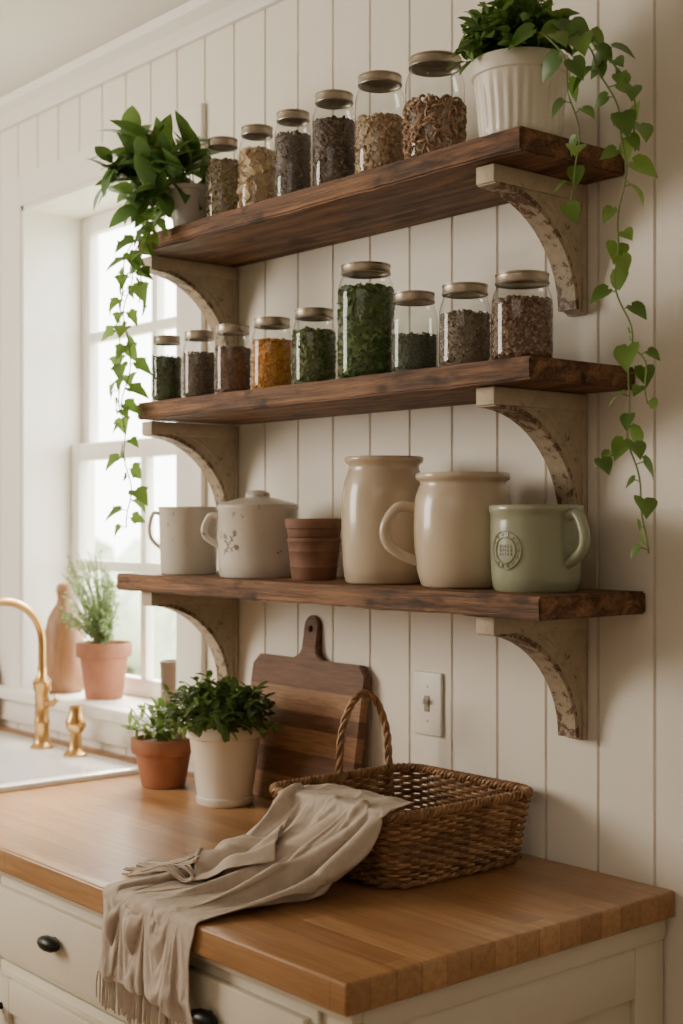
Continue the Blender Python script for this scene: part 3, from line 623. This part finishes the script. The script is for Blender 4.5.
# ------------------------------------------------------------------ towel (cloth-simulated over counter and basket, then frozen)
g=group('linen_towel',(-1.62,-.5,.911))
def sheet(rows,nu,nv,seed,ncl=2.6):
    Cn=catmull([r[0] for r in rows],nv); Hw=catmull([r[1] for r in rows],nv); Nn=catmull([r[2] for r in rows],nv); A=catmull([(r[3],0,0) for r in rows],nv)[:,0]
    n=len(Cn); V=[];F=[]
    for j in range(n):
        nn=Nn[j]/np.linalg.norm(Nn[j]); v=j/n
        for i in range(nu+1):
            u=i/nu; sx=2*u-1
            w=mnoise.noise(Vector((u*1.5,v*3,seed)))*.45
            f=.5+.5*math.sin(2*math.pi*(ncl*(u+w*.45)+.4*v)+seed)
            f2=mnoise.noise(Vector((u*8+w*3,v*9,seed+5)))
            V.append(Cn[j]+Hw[j]*(sx+.05*mnoise.noise(Vector((sx*3,v*8,seed+9))))+nn*A[j]*max(0,(f+.4*f2)))
    for j in range(n-1):
        for i in range(nu): a=j*(nu+1)+i; F.append((a,a+1,a+nu+2,a+nu+1))
    return V,F,n
def collider(name,bx):
    o=MB().add(*bx).obj(name,M['linen']); o.modifiers.new('c','COLLISION'); o.collision.thickness_outer=.003; o.collision.thickness_inner=.02; o.collision.cloth_friction=25; return o
def towelpiece(name,rows,nu,nv,seed,pinrows,frames=28,ncl=2.6):
    V,F,n=sheet(rows,nu,nv,seed,ncl)
    o=MB().add(V,F).obj(name,M['linen'],recalc=False,angle=180)
    try:
        vg=o.vertex_groups.new(name='pin'); vg.add([i for i in range((nu+1)*pinrows)],1,'REPLACE')
        cm=o.modifiers.new('cl','CLOTH'); st=cm.settings; st.quality=8; st.mass=.2; st.tension_stiffness=25; st.compression_stiffness=25; st.shear_stiffness=8; st.bending_stiffness=.8; st.air_damping=4; st.vertex_group_mass='pin'
        cm.collision_settings.distance_min=.003; cm.collision_settings.collision_quality=3; cm.point_cache.frame_start=1; cm.point_cache.frame_end=frames+5
        sc=bpy.context.scene
        for f in range(1,frames+1): sc.frame_set(f)
        dg=bpy.context.evaluated_depsgraph_get(); me=bpy.data.meshes.new_from_object(o.evaluated_get(dg))
        co=np.zeros(len(me.vertices)*3); me.vertices.foreach_get('co',co); co=co.reshape(-1,3)
        d=np.abs(co-np.array(V)).max()
        o.modifiers.clear()
        if np.isfinite(co).all() and d<.25 and len(co)==len(V): o.data=me
        else: co=np.array(V)
    except Exception as e:
        print('CLOTH FAIL',e); co=np.array(V); o.modifiers.clear()
    return o,co,n
cols=[collider('c1',box(-2.6,-1.23,-.64,-.002,.80,.910,.004)),None]
bb=loft([rrect(BX-.138,BX+.138,BY-.142,BY+.142,.04,.911),rrect(BX-.156,BX+.156,BY-.165,BY+.16,.04,.911+BH+.006)],True,True)
cols[1]=collider('c2',bb)
mainrows=[((-1.600,-.27,1.030),(.095,0,0),(0,0,1),.002),((-1.600,-.31,1.031),(.112,0,0),(0,0,1),.010),((-1.602,-.343,1.033),(.122,0,0),(0,-.1,1),.020),
((-1.604,-.372,1.010),(.128,0,0),(0,-.7,.7),.034),((-1.610,-.388,.965),(.134,0,0),(0,-1,.3),.056),((-1.622,-.415,.930),(.142,0,0),(0,-.8,.6),.066),
((-1.640,-.475,.918),(.145,0,0),(0,-.3,1),.058),((-1.655,-.55,.916),(.133,0,0),(0,0,1),.040),((-1.66,-.625,.916),(.120,0,0),(0,0,1),.024),
((-1.66,-.652,.910),(.114,0,0),(0,-.7,.7),.018),((-1.66,-.664,.88),(.110,0,0),(0,-1,0),.024),((-1.663,-.664,.84),(.110,0,0),(0,-1,0),.028),((-1.665,-.664,.805),(.110,0,0),(0,-1,0),.03)]
NU=96
o1,co1,n1=towelpiece('cloth',mainrows,NU,8,3.1,6,14,3.6)
for c_ in cols: bpy.data.objects.remove(c_)
bpy.context.scene.frame_set(1)
def hgt(x,y,r=.010):
    d=(co1[:,0]-x)**2+(co1[:,1]-y)**2; k=d<r*r
    return co1[k,2].max() if k.any() else .911
cl=catmull([(-1.625,-.425,0),(-1.645,-.452,0),(-1.668,-.474,0),(-1.690,-.490,0),(-1.712,-.503,0)],6); NF=36
V=[];F=[]; nr=len(cl)
for j in range(nr):
    s=j/(nr-1); pv=np.array([-.50,.85,0]); hw=.034+.016*s
    for i in range(NF+1):
        u=2*i/NF-1; p=cl[j]+pv*hw*u+np.array([-.012,0,0])*(1-u*u)
        fold=.5+.5*math.sin(u*8.5+2.2*s+mnoise.noise(Vector((u*2,s*3,4)))*2)
        z=hgt(p[0],p[1],.014)+.004+.010*fold*(.4+.6*(1-abs(u)**3)); V.append(np.array([p[0],p[1],z]))
V=np.array(V).reshape(nr,NF+1,3)
for _ in range(3):
    Z=V[:,:,2].copy(); Z[1:-1,1:-1]=(Z[1:-1,1:-1]*2+Z[:-2,1:-1]+Z[2:,1:-1]+Z[1:-1,:-2]+Z[1:-1,2:])/6; V[:,:,2]=np.maximum(Z,V[:,:,2]-.004)
last=V[-1].copy()
for j in range(nr-1):
    for i in range(NF): a=j*(NF+1)+i; F.append((a,a+1,a+NF+2,a+NF+1))
o2=MB().add(V.reshape(-1,3),F).obj('folded_end',M['linen'],parent=g,world=True,recalc=False,angle=180)
o1.parent=g; o1.location=-g.location
for o in (o1,o2):
    m_=o.modifiers.new('SOLIDIFY','SOLIDIFY'); m_.thickness=.0018
    m_=o.modifiers.new('SUBSURF','SUBSURF'); m_.levels=1; m_.render_levels=1
fr=MB()
# knotted tassels of the folded end
for i in range(0,NF+1,2):
    p0_=np.array(last[i]); l0=rng.uniform(.10,.135); a0_=rng.normal()*.10+(i/NF-.5)*.5
    for q_ in range(6):
        p=p0_+np.array([0,rng.normal()*.0012,rng.random()*.002]); l=l0*rng.uniform(.88,1.05); a=a0_+rng.normal()*.035; dr=np.array([-.93,-.36-a,0]); dr/=np.linalg.norm(dr)
        P=[p]; pz=p[2]
        for f_ in (.15,.4,.7,1.0):
            q=p+dr*l*f_+np.array([0,rng.normal()*.0018,0]); q[2]=max(hgt(q[0],q[1],.009)+.003+rng.random()*.005,pz-.012); pz=q[2]; P.append(q)
        fr.add(*tube(catmull(P,3),.0014,4))
    fr.add(IV*np.array([.0035,.003,.003])+p0_+np.array([-.004,0,.001]),IF)
last=co1[-(NU+1):]
for i in range(NU+1):
    p=np.array(last[i]); l=rng.uniform(.035,.048); q=p+np.array([rng.normal()*.004,-rng.random()*.002,-l]); fr.add(*tube(catmull([p,(p+q)/2+np.array([rng.normal()*.0015,0,0]),q],3),.0012,4))
fr.obj('fringe',M['linen'],parent=g,world=True,recalc=False)
# ------------------------------------------------------------------ lights, world, camera
def area(name,loc,tgt,sx,sy,e,col):
    l=bpy.data.lights.new(name,'AREA'); l.shape='RECTANGLE'; l.size=sx; l.size_y=sy; l.energy=e; l.color=col
    o=bpy.data.objects.new(name,l); o.location=loc; o.rotation_euler=(Vector(tgt)-Vector(loc)).to_track_quat('-Z','Y').to_euler(); C.objects.link(o)
area('daylight_outside_window',(-4.1,1.7,3.3),(-2.4,-.4,1.0),1.8,1.8,820,(1,.89,.72))
area('room_fill_left',(-3.8,-2.3,1.95),(-2.0,0,1.4),1.1,1.1,66,(1,.90,.77))  # added soft fill from the left front, not a lamp of the room
area('overhead_fill',(-.6,-2.4,2.5),(-1.2,-1.2,0),1.6,1.6,9,(1,.88,.74))  # added weak fill from above, stands for no ceiling fixture
w=bpy.data.worlds.new('overcast_sky'); bpy.context.scene.world=w; w.use_nodes=True; bg=w.node_tree.nodes['Background']; bg.inputs[0].default_value=(1,.98,.95,1); bg.inputs[1].default_value=12
cd=bpy.data.cameras.new('camera'); cam=bpy.data.objects.new('camera',cd); C.objects.link(cam)
cam.location=(0,-1.69,1.455); cam.rotation_euler=(math.radians(90),0,math.radians(49.7))
cd.sensor_fit='VERTICAL'; cd.sensor_height=36; cd.sensor_width=24; cd.lens=48.48; cd.shift_y=8/1024
cd.dof.use_dof=True; cd.dof.focus_distance=2.15; cd.dof.aperture_fstop=4.0
bpy.context.scene.camera=cam
